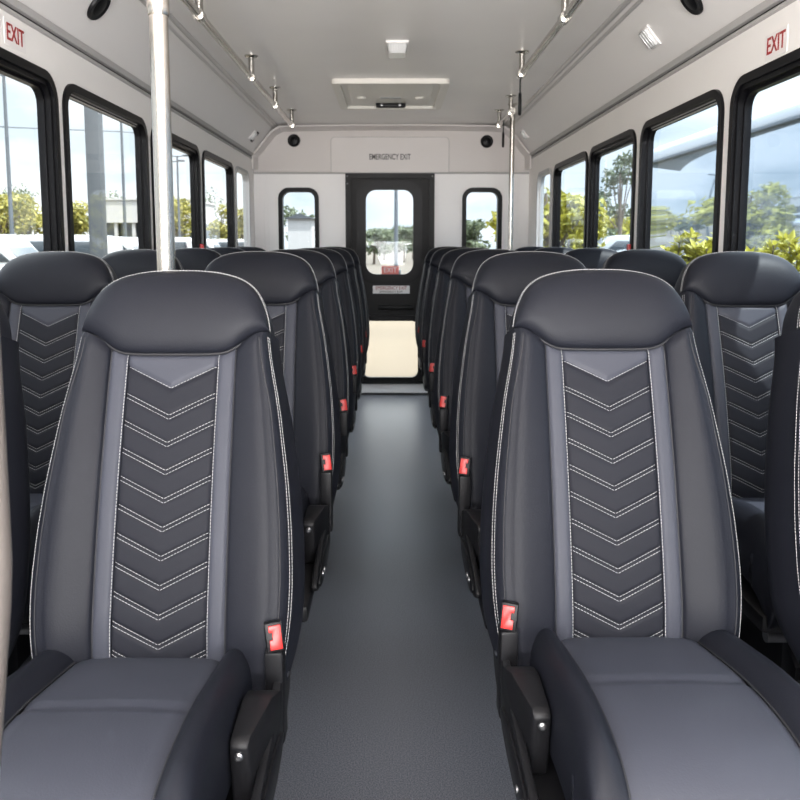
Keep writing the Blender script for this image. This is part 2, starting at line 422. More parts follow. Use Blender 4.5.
loop = [(ul, 1.682), (ur, 1.682)] + [(ur - .03 + .03 * math.cos(R(a)), 1.905 + .03 * math.sin(R(a))) for a in range(0, 91, 15)] + [(ul + .03 + .03 * math.cos(R(a)), 1.905 + .03 * math.sin(R(a))) for a in range(90, 181, 15)]
plate(b, loop, PR, -0.022, -0.046)
cx_, cz_ = (ul + ur) / 2, 1.80
b2 = B(); plate(b2, [((u - cx_) * 1.014 + cx_, (v - cz_) * 1.045 + cz_) for u, v in loop], PR, -0.020, -0.026)
nf = len(b.faces); merge(b, b2); b.faces.ensure_lookup_table()
for f in b.faces[nf:]: f.material_index = 1
bmesh.ops.recalc_face_normals(b, faces=b.faces)
pan = obj('trim_7', b, [M['rear'], M['groove']], ang=25); pan['kind'] = 'structure'; pan['label'] = 'raised centre panel above the rear door'
t_ = text('lettering', 'EMERGENCY EXIT', 0.058, M['sign_black'], pan, (-0.012, YB - 0.047, 1.792), (R(90), 0, 0), 0.66, bold=0.0009); t_['label'] = 'black EMERGENCY EXIT lettering'
# arch moulding around the rear end of the ceiling
b = B()
arch = [(-HW + 0.004, 1.70), (-HW + 0.006, 1.80), (-0.985, 1.85), (-0.89, 1.965), (-0.84, 1.998), (-0.78, ZC - 0.012), (-0.4, ZC - 0.004), (0, ZC - 0.002)]
arch = arch + [(-x, z) for x, z in arch[-2::-1]]
path = [catmull(arch, k / 80) for k in range(81)]
rings = []
for i, p in enumerate(path):
    q0, q1 = path[max(0, i - 1)], path[min(80, i + 1)]
    tx, tz = q1[0] - q0[0], q1[1] - q0[1]; l_ = math.hypot(tx, tz); nx, nz_ = tz / l_, -tx / l_
    sec = [(0, -0.11), (0.012, -0.105), (0.022, -0.06), (0.034, -0.03), (0.042, 0.0), (0.0, 0.0)]
    rings.append([b.verts.new((p[0] + nx * o_, YB + dy, p[1] + nz_ * o_)) for o_, dy in sec])
for a_, d_ in zip(rings, rings[1:]):
    for k in range(6): b.faces.new([a_[k], a_[(k + 1) % 6], d_[(k + 1) % 6], d_[k]])
struct('trim_8', b, M['rear'], label='curved pale moulding arching over the rear wall')
# rear windows
for s, (x0, x1) in ((-1, (-0.85, -0.545)), (1, (0.53, 0.83))):
    num += 1
    root = bpy.data.objects.new('window_%d' % num, None); C.objects.link(root); root['kind'] = 'structure'; root['label'] = 'small rear wall window %s of the emergency door' % ('left' if s < 0 else 'right')
    root.location = ((x0 + x1) / 2, YB, 1.0)
    L = lambda u, v, a_, x=(x0 + x1) / 2: (u - x, a_, v - 1.0)
    b = B(); ring_prism(b, rrect(x0, x1, 0.988, 1.572, 0.08), rrect(x0 + .032, x1 - .032, 1.02, 1.54, 0.055), L, -0.012, 0.062)
    obj('window_frame', b, M['rubber'], root, ang=30)
    b = B(); plate(b, rrect(x0 + .02, x1 - .02, 1.01, 1.55, 0.055), L, 0.03, 0.032); obj('pane', b, M['glass_rear'], root, smooth=False)
# rear emergency door
door = bpy.data.objects.new('door_1', None); C.objects.link(door); door['kind'] = 'structure'; door['label'] = 'charcoal rear emergency door with two windows'
door.location = (0, YB, 0)
PD = lambda u, v, a: (u, a, v)
dx0, dx1 = -0.345, 0.322
b = B()
holed_cell(b, dx0 + .03, dx1 - .03, 0.74, 1.645, rrect(-0.202, 0.172, 0.915, 1.565, 0.085), PD, 0.0, 0.05)
holed_cell(b, dx0 + .03, dx1 - .03, 0.10, 0.74, rrect(-0.222, 0.207, 0.13, 0.575, 0.055), PD, 0.0, 0.05)
obj('door_panel', b, M['door'], door, smooth=False)
b = B()
ring_prism(b, rrect(dx0, dx1, 0.085, 1.68, 0.01, 8), rrect(dx0 + .04, dx1 - .04, 0.11, 1.64, 0.012, 8), PD, -0.022, 0.05)
obj('door_frame', b, M['door_trim'], door, ang=25)
b = B()
ring_prism(b, rrect(-0.235, 0.205, 0.882, 1.598, 0.11), rrect(-0.192, 0.162, 0.925, 1.555, 0.075), PD, -0.016, 0.02)
ring_prism(b, rrect(-0.262, 0.232, 0.855, 1.625, 0.13), rrect(-0.235, 0.205, 0.882, 1.598, 0.11), PD, -0.008, 0.02)
ring_prism(b, rrect(-0.250, 0.235, 0.10, 0.61, 0.07), rrect(-0.217, 0.202, 0.135, 0.570, 0.05), PD, -0.016, 0.02)
obj('window_seal', b, M['rubber'], door, ang=30)
for nm, q in (('upper_pane', (-0.2, 0.17, 0.918, 1.563, 0.08)), ('lower_pane', (-0.22, 0.205, 0.132, 0.573, 0.05))):
    b = B(); plate(b, rrect(*q), PD, 0.024, 0.026); obj(nm, b, M['glass_rear'] if nm[0] == 'u' else M['glass_door'], door, smooth=False)
b = B(); box(b, -0.10, 0.17, -0.030, 0.0, 0.655, 0.690, 0.008); obj('push_bar', b, M['door_trim'], door)
for sx in (-0.255, 0.225):
    b = B(); tube(b, [(sx, -0.03, 0.42), (sx + 0.012 * (1 if sx > 0 else -1), -0.035, 0.80)], [0.012, 0.008], 10); box(b, sx - .014, sx + .014, -.04, 0, 0.40, 0.44, 0.004); obj('gas_strut', b, M['black_metal'], door)
for x_, z_ in ((-0.33, 1.655), (0.305, 1.655), (-0.33, 1.60), (0.30, 0.50)):
    b = B(); lathe(b, [(0.006, 0), (0.006, 0.003), (0.003, 0.005)], 10, Matrix.Translation((x_, -0.022, z_)) @ Matrix.Rotation(R(90), 4, 'X')); obj('screw', b, M['bolt'], door)
b = B(); box(b, -0.142, 0.138, -0.006, 0.0, 0.778, 0.838, 0.001); pl = obj('notice_plate', b, M['sticker'], door); pl['label'] = 'pale notice with red and black lettering'
t_ = text('lettering', 'EMERGENCY EXIT', 0.036, M['sign_red'], pl, (-0.002, -0.0075, 0.820), (R(90), 0, 0), 0.82)
t_ = text('lettering', 'EMERGENCY EXIT', 0.022, M['sign_black'], pl, (-0.002, -0.0075, 0.791), (R(90), 0, 0), 1.0)
b = B(); box(b, -0.075, 0.055, 0.016, 0.022, 0.925, 0.985); pl = obj('exit_sticker', b, M['sticker_pink'], door, smooth=False); pl['label'] = 'small red EXIT sticker on the glass'
text('lettering', 'EXIT', 0.055, M['sticker'], pl, (-0.01, 0.015, 0.955), (R(90), 0, 0), 0.9)
b = B(); box(b, -0.345, 0.322, YB - 0.02, YB, 0.0, 0.012); box(b, 0.300, 0.322, YB - 0.015, YB, 0.0, 0.09); struct('trim_9', b, M['door_trim'], smooth=False, label='black threshold strip under the rear door')
# front end behind the camera: dash wall and windscreen
b = B(); box(b, -HW - .06, HW + .06, YF - 0.06, YF, -0.25, 0.62); box(b, -HW - .06, HW + .06, YF - 0.06, YF, 1.93, ZC + 0.07)
for s in (-1, 1):
    x0, x1 = sorted((s * 0.97, s * (HW + 0.06))); box(b, x0, x1, YF - 0.06, YF, 0.62, 1.93)
struct('wall_front', b, M['wall'], smooth=False)
num += 1
b = B(); box(b, -0.97, 0.97, YF - 0.035, YF - 0.03, 0.62, 1.93); struct('window_%d' % num, b, M['glass'], smooth=False, label='windscreen at the front of the bus')

# ------------------------------------------------------------------ seats
TILT = R(18)
VS = 1.04
def fr(x, v, d):       # seat-back frame: x across, v up the back, d forward of the back plane
    v = v * VS
    return Vector((x, v * math.sin(TILT) - d * math.cos(TILT), v * math.cos(TILT) + d * math.sin(TILT)))
WT = [(-0.06, 0.166), (0.0, 0.183), (0.05, 0.190), (0.10, 0.192), (0.17, 0.189), (0.24, 0.182), (0.30, 0.173), (0.35, 0.165), (0.40, 0.154), (0.43, 0.148), (0.465, 0.144)]
def Wd(v):
    return (interp(WT, v - .015) + interp(WT, v) + interp(WT, v + .015)) / 3
SEAMB = [(0.144, 0.460), (0.130, 0.456), (0.112, 0.447), (0.092, 0.433), (0.076, 0.4265), (0.055, 0.4245), (0.028, 0.424), (0, 0.424)]
def seamv(x):
    T = [(p[0], p[1]) for p in SEAMB[::-1]]
    return interp(T, abs(x))
XI, XS = 0.0685, 0.0955
def pil(a, lim, depth=0.005, wdt=0.008):   # pillow: drop towards a seam at distance a
    return -depth * (1 - min(a / wdt, 1)) ** 2
VB = -0.05
def bend(v): return -0.012 * sm((0.06 - v) / 0.11) + 0.010 * math.sin(max(0, min(1, v / 0.44)) * PI)
CH = [(0.374 - 0.0393 * k) for k in range(11)]
def S_in(x, v):
    d = bend(v) + 0.002 * (1 - (x / XI) ** 2)
    d += pil(XI - abs(x), 0, 0.004, 0.006) + pil(seamv(x) - v, 0, 0.004, 0.008)
    for k, a in enumerate(CH):
        e = v - (a + 0.033 * abs(x) / XI)
        if k: e += 0.003
        if abs(e) < 0.02: d -= 0.0032 * math.exp(-(e / 0.0045) ** 2)
    return fr(x, v, d)
def S_st(x, v):
    a = abs(x)
    d = bend(v) + 0.001 * math.sin((a - XI) / (XS - XI) * PI) + 0.001
    d += pil(min(a - XI, XS - a), 0, 0.004, 0.006) + pil(seamv(x) - v, 0, 0.004, 0.008)
    return fr(x, v, d)
BOL = [(0.0, -0.001), (0.06, 0.005), (0.28, 0.012), (0.56, 0.017), (0.80, 0.013), (0.93, 0.001), (0.995, -0.018), (1.06, -0.045), (1.09, -0.070), (1.05, -0.090), (0.95, -0.097)]
def S_bo(t, v, s):
    f, d = catmull(BOL, t)
    x = XS + (Wd(v) - XS) * f
    vs_ = sm((v - VB) / 0.09)
    d = d * (0.6 + 0.4 * vs_) + bend(v) * max(0, 1 - t * 1.2)
    d += pil((seamv(x) - v), 0, 0.006, 0.010) * (1 if t < 0.7 else 0.3)
    # second seam along the bolster
    e = (f - 0.72) / 0.03
    if t < 0.62: d -= 0.0022 * math.exp(-e * e)
    return fr(s * x, v, d)
TOP = [(0.144, 0.460), (0.140, 0.483), (0.133, 0.505), (0.121, 0.527), (0.101, 0.543), (0.072, 0.553), (0.036, 0.558), (0, 0.559)]
def mir(L, s):
    t = abs(s); p = catmull(L, 1 - t); return (math.copysign(p[0], s) if s else 0.0, p[1])
HQ = [(0.0, 0.002), (0.05, 0.010), (0.20, 0.016), (0.45, 0.019), (0.70, 0.015), (0.88, 0.004), (0.97, -0.012), (1.0, -0.032), (0.99, -0.056), (0.93, -0.074)]
def S_he(s, q):
    f, d = catmull(HQ, q)
    bx, bv = mir(SEAMB, s); tx, tv = mir(TOP, s)
    k = 1 - abs(s) ** 4
    dd = d * (0.25 + 0.75 * k) if d > 0 else d
    dd += -0.010 * (1 - k) * (1 - min(1, q * 1.2))
    dd += 0.004 * (1 - s * s) * math.sin(min(1, f) * PI)
    return fr(bx + (tx - bx) * f, bv + (tv - bv) * f, dd)
def nrm(fn, a, c, e=0.004):
    p = fn(a, c); u = fn(a + e, c) - fn(a - e, c); v = fn(a, c + e) - fn(a, c - e)
    n = u.cross(v)
    if n.length < 1e-12: return Vector((0, -1, 0.2)).normalized()
    n.normalize()
    return n if n.y < 0 or abs(n.y) < 0.15 else -n
def stitch(bm, fn, pts, dash=0.0036, gap=0.0014, wdt=0.00048, off=0.0005, outx=None):
    P3 = []
    for a, c in pts:
        p = fn(a, c); n = nrm(fn, a, c)
        if outx and n.x * outx < 0 and abs(n.y) < 0.3: n = -n
        P3.append((p + n * off, n))
    L = 0; acc = [0]
    for (p, _), (q, _) in zip(P3, P3[1:]): L += (q - p).length; acc.append(L)
    def at(s):
        for i in range(len(acc) - 1):
            if s <= acc[i + 1]:
                u = (s - acc[i]) / max(1e-9, acc[i + 1] - acc[i]); return P3[i][0].lerp(P3[i + 1][0], u), P3[i][1]
        return P3[-1]
    s = 0.001
    while s + dash < L:
        (p, n), (q, _) = at(s), at(s + dash)
        t = (q - p).normalized(); sd_ = t.cross(n) * wdt; h = n * wdt
        A = [bm.verts.new(p + v) for v in (sd_, h, -sd_, -h)]; D = [bm.verts.new(q + v) for v in (sd_, h, -sd_, -h)]
        for k in range(4): bm.faces.new([A[k], A[(k + 1) % 4], D[(k + 1) % 4], D[k]])
        s += dash + gap

ME = {}
b = B(); grid(b, 44, 190, lambda i, j: S_in(-XI + 2 * XI * i, VB + (seamv(-XI + 2 * XI * i) - VB) * j))
vv = lambda f: f.calc_center_median()
for f in b.faces:
    c_ = vv(f); v_ = (c_.z / math.cos(TILT)) / VS
    if v_ > CH[0] + 0.033 * abs(c_.x) / XI + 0.001: f.material_index = 1
ME['chevron_panel'] = mesh_of(b, 'chevron_panel', [M['insert'], M['grey_vinyl']], ang=180, recalc=False)
for s in (-1, 1):
    b = B(); grid(b, 8, 60, lambda i, j: S_st(s * (XI + (XS - XI) * i), VB + (seamv(XI + (XS - XI) * i) - VB) * j)); 
    nf = len(b.faces); tube(b, [S_st(s * (XS - 0.0002), v) + Vector((0, -0.0004, 0)) for v in linspace(-0.04, 0.44, 50)], 0.0017, 6); b.faces.ensure_lookup_table()
    for f in b.faces[nf:]: f.material_index = 1
    ME['stripe%d' % s] = mesh_of(b, 'side_stripe', [M['grey_vinyl'], M['seam']], ang=180, recalc=False)
    def fb(i, j, s=s):
        x_top = XS + (0.144 - XS) * catmull(BOL, i)[0]
        v = VB + (seamv(x_top) - VB) * j
        return S_bo(i, v, s)
    b = B(); grid(b, 44, 60, fb); 
    nf = len(b.faces); tube(b, [S_bo(0.41 - 0.05 * sm((v - 0.33) / 0.12), v, s) + Vector((0, 0.0003, 0)) for v in linspace(-0.03, 0.448, 60)], 0.0011, 6); b.faces.ensure_lookup_table()
    for f in b.faces[nf:]: f.material_index = 1
    ME['bolster%d' % s] = mesh_of(b, 'side_bolster', [M['leather'], M['seam']], ang=180, recalc=False)
b = B(); grid(b, 72, 40, lambda i, j: S_he(-1 + 2 * i, j)); 
nf = len(b.faces); tube(b, [S_he(x, 0) + Vector((0, -0.001, 0)) for x in linspace(-0.97, 0.97, 60)], 0.0022, 6); b.faces.ensure_lookup_table()
for f in b.faces[nf:]: f.material_index = 1
ME['headrest'] = mesh_of(b, 'headrest', [M['leather'], M['seam']], ang=180, recalc=False)
# back shell: outline closed at the rear
def fbk(i, j):
    if j < 0.8:
        v = VB + (0.460 - VB) * j / 0.8; x = (XS + (Wd(v) - XS) * 0.945) * (2 * i - 1)
        e = -0.092 - 0.006 * (1 - (2 * i - 1) ** 4)
    else:
        f = (j - 0.8) / 0.2; s = 2 * i - 1; tx, tv = mir(TOP, s); bx = 0.139 * s
        v = 0.460 + (tv - 0.006 - 0.460) * f; x = bx + (tx * 0.97 - bx) * f
        e = -0.090 + 0.018 * f - 0.006 * (1 - s ** 4) * (1 - f)
    return fr(x, v, e)
b = B(); grid(b, 24, 40, fbk); ME['back_shell'] = mesh_of(b, 'back_shell', M['black'], ang=180, recalc=False)
# stitching
b = B()
for k, a in enumerate(CH):
    for off in ((0,) if k == 0 else (0.0, -0.0064)):
        for s in (-1, 1):
            pts = [(s * XI * 0.985 * t, a + off + 0.033 * 0.985 * t) for t in linspace(0, 1, 14)]
            pts = [p for p in pts if p[1] > VB + 0.025]
            if len(pts) > 2: stitch(b, S_in, pts)
for s in (-1, 1):
    stitch(b, S_st, [(s * (XI + 0.0014), v) for v in linspace(-0.03, 0.432, 60)], wdt=0.00055)
    for t in (0.508, 0.549):
        stitch(b, lambda a_, c_, s=s: S_bo(a_, c_, s), [(t, v) for v in linspace(-0.03, 0.455, 60)], outx=s, wdt=0.00055)
for q in (0.66, 0.70):
    stitch(b, S_he, [(x, q) for x in linspace(-0.985, 0.985, 110)], wdt=0.0005)
ME['stitching'] = mesh_of(b, 'stitching', M['thread'], smooth=False)
# cushion
CP = [(0.06, -0.012), (0.0, 0.0), (-0.08, 0.016), (-0.16, 0.030), (-0.24, 0.036), (-0.31, 0.030), (-0.355, 0.008), (-0.378, -0.030), (-0.385, -0.07), (-0.375, -0.11)]
CREASE = -0.165
def cpath(t):
    y, z = catmull(CP, t); y2, z2 = catmull(CP, min(1, t + .01)); y1, z1 = catmull(CP, max(0, t - .01))
    ty, tz = y2 - y1, z2 - z1; l_ = math.hypot(ty, tz); return y, z, -tz / l_ * -1 * -1, ty / l_ * -1
XC = 0.103
def S_cu(x, t):
    y, z, ny, nz_ = cpath(t)
    ny, nz_ = (-abs(ny) if y < -0.2 else ny * 0), abs(nz_)
    d = 0.003 * (1 - (x / XC) ** 2) - 0.004 * math.exp(-((y - CREASE) / 0.006) ** 2) + pil(XC - abs(x), 0, 0.004, 0.008)
    return Vector((x, y + ny * d, z + nz_ * d))
CB = [(0.0, -0.001), (0.10, 0.008), (0.35, 0.018), (0.62, 0.016), (0.86, -0.002), (0.97, -0.028), (1.0, -0.06), (0.97, -0.10)]
def S_cb(u, t, s, wout=0.172):
    y, z, ny, nz_ = cpath(t)
    f, d = catmull(CB, u); x = XC + (wout - XC) * f
    fade = 1 - sm((-y - 0.30) / 0.09)
    if d > 0: z += d * fade
    else:
        z = max(z + d, -0.115) if z > -0.115 else z
        y = y + (0.012 * min(1, -d / 0.05) if y < -0.3 else 0)
    return Vector((s * x, y, z))
b = B(); grid(b, 20, 90, lambda i, j: S_cu(-XC + 2 * XC * i, j)); ME['seat_panel'] = mesh_of(b, 'seat_panel', M['grey_vinyl'], ang=180, recalc=False)
for s, wo, key in ((-1, .172, 'wide-1'), (1, .172, 'wide1'), (-1, .150, 'slim-1'), (1, .150, 'slim1')):
    b = B(); grid(b, 26, 60, lambda i, j: S_cb(i, j, s, wo)); 
    nf = len(b.faces); tube(b, [S_cb(0.0, t, s, wo) + Vector((0, 0, -0.0005)) for t in linspace(0.08, 0.95, 60)], 0.0016, 6); b.faces.ensure_lookup_table()
    for f in b.faces[nf:]: f.material_index = 1
    ME['cushion_' + key] = mesh_of(b, 'cushion_bolster', [M['leather'], M['seam']], ang=180, recalc=False)
b = B(); box(b, -0.168, 0.168, -0.368, 0.07, -0.128, -0.095, 0.008); ME['seat_pan'] = mesh_of(b, 'seat_pan', M['black'])
b = B(); tube(b, [(-0.150, -0.345, -0.142), (0.150, -0.345, -0.142)], 0.012, 10); ME['crossbar'] = mesh_of(b, 'crossbar', M['bolt'])
# aisle-side fittings, modelled for side +1 and mirrored
def fit(s):
    sh = [catmull([(0.06, -0.005), (0.085, -0.04), (0.05, -0.085), (-0.06, -0.118), (-0.20, -0.120), (-0.29, -0.10), (-0.315, -0.082), (-0.28, -0.066), (-0.20, -0.055), (-0.10, -0.042), (0.0, -0.012), (0.06, -0.005)], t) for t in linspace(0, 1, 49)[:-1]]
    b = B(); x0, x1 = sorted((s * 0.168, s * 0.180)); prism(b, sh, 'x', x0, x1, 0.004)
    ME['side_shield%d' % s] = mesh_of(b, 'side_shield', M['black'])
    b = B(); el = [(-0.16 + 0.125 * math.cos(R(a)), -0.088 + 0.025 * math.sin(R(a))) for a in range(0, 360, 12)]
    x0, x1 = sorted((s * 0.179, s * 0.184)); prism(b, el, 'x', x0, x1, 0.002)
    ME['pivot_plate%d' % s] = mesh_of(b, 'pivot_plate', M['black_metal'])
    b = B(); lathe(b, [(0.0055, 0), (0.0055, 0.003), (0.003, 0.0045)], 10, Matrix.Rotation(s * R(90), 4, 'Y')); ME['bolt%d' % s] = mesh_of(b, 'bolt', M['bolt'])
    # folded armrest paddle: tall tapered block hanging on the cushion side
    b2 = bmesh.new()
    prof = [(-0.190, -0.004), (-0.180, 0.003), (-0.100, 0.006), (-0.065, -0.004), (-0.068, -0.040), (-0.115, -0.090), (-0.162, -0.100), (-0.174, -0.092)]
    x0, x1 = sorted((s * 0.140, s * 0.164)); prism(b2, prof, 'x', x0, x1, 0.005)
    for v in b2.verts:
        if abs(v.co.x) > 0.152: v.co.x += s * 0.022 * min(1, max(0, (v.co.y + 0.185) / 0.12))
    ME['armrest%d' % s] = mesh_of(b2, 'armrest', M['black'])
    b = B(); lathe(b, [(0.0055, 0), (0.0055, 0.003), (0.003, 0.005)], 12, Matrix.Translation((s * 0.152, -0.1885, -0.016)) @ Matrix.Rotation(R(90), 4, 'X'))
    ME['armrest_screw%d' % s] = mesh_of(b, 'armrest_screw', M['bolt'])
    b = B(); x0, x1 = sorted((s * 0.156, s * 0.182)); prism(b, [(-0.024, 0.060), (0.006, 0.066), (0.02, -0.08), (-0.018, -0.08)], 'x', x0, x1, 0.004)
    ME['buckle_stalk%d' % s] = mesh_of(b, 'buckle_stalk', M['black'])
    mx = Matrix.Translation((s * 0.169, -0.012, 0.080)) @ Matrix.Rotation(R(-14), 4, 'X') @ Matrix.Rotation(s * R(12), 4, 'Z') @ Matrix.Rotation(-s * R(8), 4, 'Y') @ Matrix.Scale(0.74, 4)
    b = B(); box(b, -0.0165, 0.0165, -0.010, 0.012, -0.028, 0.026, 0.003, M4=mx); ME['buckle%d' % s] = mesh_of(b, 'buckle', M['black'])
    b = B(); b2 = B(); prism(b2, [(-0.010, -0.023), (0.013, -0.023), (0.013, 0.021), (-0.010, 0.021), (-0.010, 0.009), (-0.004, 0.009), (-0.004, -0.005), (-0.010, -0.005)] if s > 0 else [(0.010, -0.023), (-0.013, -0.023), (-0.013, 0.021), (0.010, 0.021), (0.010, 0.009), (0.004, 0.009), (0.004, -0.005), (0.010, -0.005)], 'y', -0.0145, -0.008, 0.001)
    bmesh.ops.transform(b2, matrix=mx, verts=b2.verts); merge(b, b2); ME['buckle_button%d' % s] = mesh_of(b, 'buckle_button', M['red'])
for s in (-1, 1): fit(s)
LEG = {}
def leg_mesh(x, z0):
    k = (x, round(z0, 3))
    if k not in LEG:
        b = B(); box(b, x - 0.018, x + 0.018, -0.17, -0.11, -z0 + 0.012, -0.125, 0.003); box(b, x - 0.022, x + 0.022, -0.22, -0.06, -z0, -z0 + 0.016, 0.004)
        prism(b, [(-0.30, -0.125), (0.04, -0.125), (-0.10, -0.21), (-0.18, -0.21)], 'x', x - 0.012, x + 0.012)
        LEG[k] = mesh_of(b, 'leg', M['black_metal'])
    return LEG[k]

def make_seat(cx, cy, z0, s, aisle, label, group, low):
    """s: the aisle lies towards +x (1) or -x (-1) of the seat"""
    r = thing('bus_seat', label, 'seat', (cx, cy, 0), 0, group)
    zz = (0, 0, z0); co = (-s * 0.012, 0, z0)
    br = put('backrest', ME['back_shell'], r, zz)
    for k in (-1, 1):
        put('side_bolster', ME['bolster%d' % k], br); tag(put('side_stripe', ME['stripe%d' % k], br), 'lighter grey vinyl stripe')
    tag(put('chevron_panel', ME['chevron_panel'], br), 'charcoal panel quilted in chevrons')
    tag(put('stitching', ME['stitching'], br), 'pale double stitching')
    put('headrest', ME['headrest'], r, zz)
    cu = tag(put('seat_cushion', ME['seat_panel'], r, co), 'smooth grey vinyl seat panel')
    for k in (-1, 1): tag(put('cushion_bolster', ME['cushion_%s%d' % ('slim' if aisle and k == s else 'wide', k)], cu), 'dark leather cushion edge')
    put('seat_pan', ME['seat_pan'], r, zz); tag(put('crossbar', ME['crossbar'], r, zz), 'steel crossbar under the cushion')
    for x in (-s * 0.12, -s * 0.02): put('leg', leg_mesh(x, z0), r, zz)
    if aisle:
        sh = put('side_shield', ME['side_shield%d' % s], r, zz); put('pivot_plate', ME['pivot_plate%d' % s], sh); 
        for y, z in ((-0.235, -0.088), (-0.200, -0.094), (0.03, -0.035)): tag(put('bolt', ME['bolt%d' % s], sh, (s * (0.183 if y < -.04 else .179), y, z)), 'steel bolt head')
        ar = put('armrest', ME['armrest%d' % s], r, zz); tag(put('armrest_screw', ME['armrest_screw%d' % s], ar), 'steel screw')
        bz = (0, 0, z0 - 0.036) if low else (s * 0.006, -0.012, z0)
        bu = put('buckle', ME['buckle%d' % s], r, bz); tag(put('buckle_button', ME['buckle_button%d' % s], bu), 'red release button')
        put('buckle_stalk', ME['buckle_stalk%d' % s], bu)
    return r

ROWY = {-1: [1.075, 1.765, 2.40, 3.07, 3.68, 4.28], 1: [1.135, 1.735, 2.45, 3.13, 3.88, 4.50]}
ROWN = ['front', 'second', 'third', 'fourth', 'fifth', 'rearmost']
for side in (-1, 1):
    sd_ = 'left' if side < 0 else 'right'
    for i, y in enumerate(ROWY[side]):
        z0 = 0.571 if i == 0 else 0.594
        for aisle in (True, False):
            cx = ((0.333 if side < 0 else 0.342) if i == 0 else (0.321 if side < 0 else 0.336)) if aisle else (0.757 if side < 0 and i == 0 else 0.808 if side < 0 else 0.803 if i == 0 else 0.828)
            if aisle: lab = 'charcoal leather %s-row seat beside the aisle, on the %s side of the bus' % (ROWN[i], sd_)
            else: lab = 'charcoal leather %s-row seat against the %s wall windows' % (ROWN[i], sd_)
            make_seat(side * cx, y + (0 if aisle else -0.01), z0, -side, aisle, lab, 'bus seats %s of the aisle' % sd_, i == 0)

# ------------------------------------------------------------------ poles, rails, straps
def flange(b, x, y, z, r=0.03, up=-1):
    lathe(b, [(r, 0), (r, 0.004), (r * 0.6, 0.010)], 18, Matrix.Translation((x, y, z)) @ (Matrix.Rotation(PI, 4, 'X') if up < 0 else Matrix.Identity(4)))
p = thing('grab_pole', 'thick stainless floor to ceiling pole behind the front left aisle seat', 'pole', (-0.378, 1.347, 0))
b = B(); tube(b, [(0, 0, 0), (0, 0, 1.55)], 0.0152, 24); obj('pole_tube', b, M['chrome'], p)
b = B(); tube(b, [(0, 0, 1.53), (0, 0, 1.55), (0, 0, 1.55), (0, 0, ZC)], [0.0152, 0.0152, 0.0135, 0.0135], 24); obj('upper_tube', b, M['chrome'], p)
b = B(); lathe(b, [(0.0165, 1.526), (0.0178, 1.530), (0.0178, 1.562), (0.0165, 1.566)], 24); obj('collar', b, M['chrome'], p)
b = B(); flange(b, 0, 0, ZC); obj('ceiling_flange', b, M['chrome'], p)
b = B(); flange(b, 0, 0, 0, up=1, r=0.024); obj('floor_flange', b, M['chrome'], p)
p = thing('grab_pole', 'slim stainless pole standing behind the rearmost right seats', 'pole', (0.758, 5.14, 0))
b = B(); tube(b, [(0, 0, 0), (0, 0, ZC)], 0.0155, 18); obj('pole_tube', b, M['chrome'], p)
b = B(); flange(b, 0, 0, ZC); obj('ceiling_flange', b, M['chrome'], p)
b = B(); flange(b, 0, 0, 0, up=1); obj('floor_flange', b, M['chrome'], p)
p = thing('grab_pole', 'taupe coated bowed pole at the left edge in front of the seats', 'pole', (-0.298, 0.60, 0))
TP = [(0, -.400), (.4, -.362), (.6, -.337), (.8, -.3125), (.9, -.301), (1.0, -.3005), (1.2, -.301), (1.6, -.304), (ZC, -.306)]
b = B(); tube(b, [(interp(TP, z) + .302 - .012, 0, z) for z in linspace(0, ZC, 61)], 0.012, 18); obj('pole_tube', b, M['taupe'], p)

def handrail(label, x, y0, y1, ys, curve_end=None):
    z = EYE + 0.767
    h = thing('handrail', label, 'handrail', (x, y0, z))
    b = B(); tube(b, [(0, 0, 0), (0, y1 - y0, 0)], 0.0145, 18); obj('rail_tube', b, M['rail'], h)
    for y in ys:
        b = B(); tube(b, [(0, y - y0, 0.0), (0, y - y0, ZC - z)], 0.0135, 14)
        lathe(b, [(0.020, -0.024), (0.0205, -0.02), (0.0205, 0.02), (0.020, 0.024)], 18, Matrix.Translation((0, y - y0, 0)) @ Matrix.Rotation(R(90), 4, 'X'))
        br = obj('bracket', b, M['rail'], h)
        b = B(); flange(b, 0, y - y0, ZC - z, 0.032); obj('flange', b, M['rail'], br)
handrail('long stainless ceiling handrail on the left, on five short brackets', -0.652, -0.5, 5.40, [0.9, 1.9, 2.82, 3.84, 4.60, 5.35])
handrail('stainless ceiling handrail on the right ending at a black strap', 0.594, -0.5, 3.80, [0.9, 1.85, 2.85, 3.76])
handrail('short stainless ceiling handrail near the rear right pole', 0.705, 4.75, 5.42, [4.85, 5.36])
def strap(label, x, y, z1, l_):
    o = thing('hand_strap', label, 'strap', (x, y, z1), R(80))
    b = B()
    pts = [(0, 0, 0.018), (-0.0, 0.0, -l_ * 0.45)]
    box(b, -0.011, 0.011, -0.004, 0.004, -l_ * 0.55, 0.0, 0.002)
    ring = [(0.0 + 0.02 * math.cos(a), 0, 0.0 + 0.02 * math.sin(a)) for a in linspace(0, 2 * PI, 25)]
    tube(b, ring, 0.004, 8, cap=False)
    obj('strap_loop', b, M['black'], o)
    b = B(); tube(b, [(0.014 * math.sin(a), 0, -l_ * 0.75 + (l_ * 0.27) * math.cos(a)) for a in linspace(0, 2 * PI, 33)], 0.0075, 10, cap=False); obj('handle', b, M['black'], o)
strap('black hanging strap at the end of the right handrail', 0.594, 3.80, EYE + 0.767, 0.17)
strap('smaller black hanging strap beside the rear right pole', 0.700, 5.12, EYE + 0.755, 0.15)

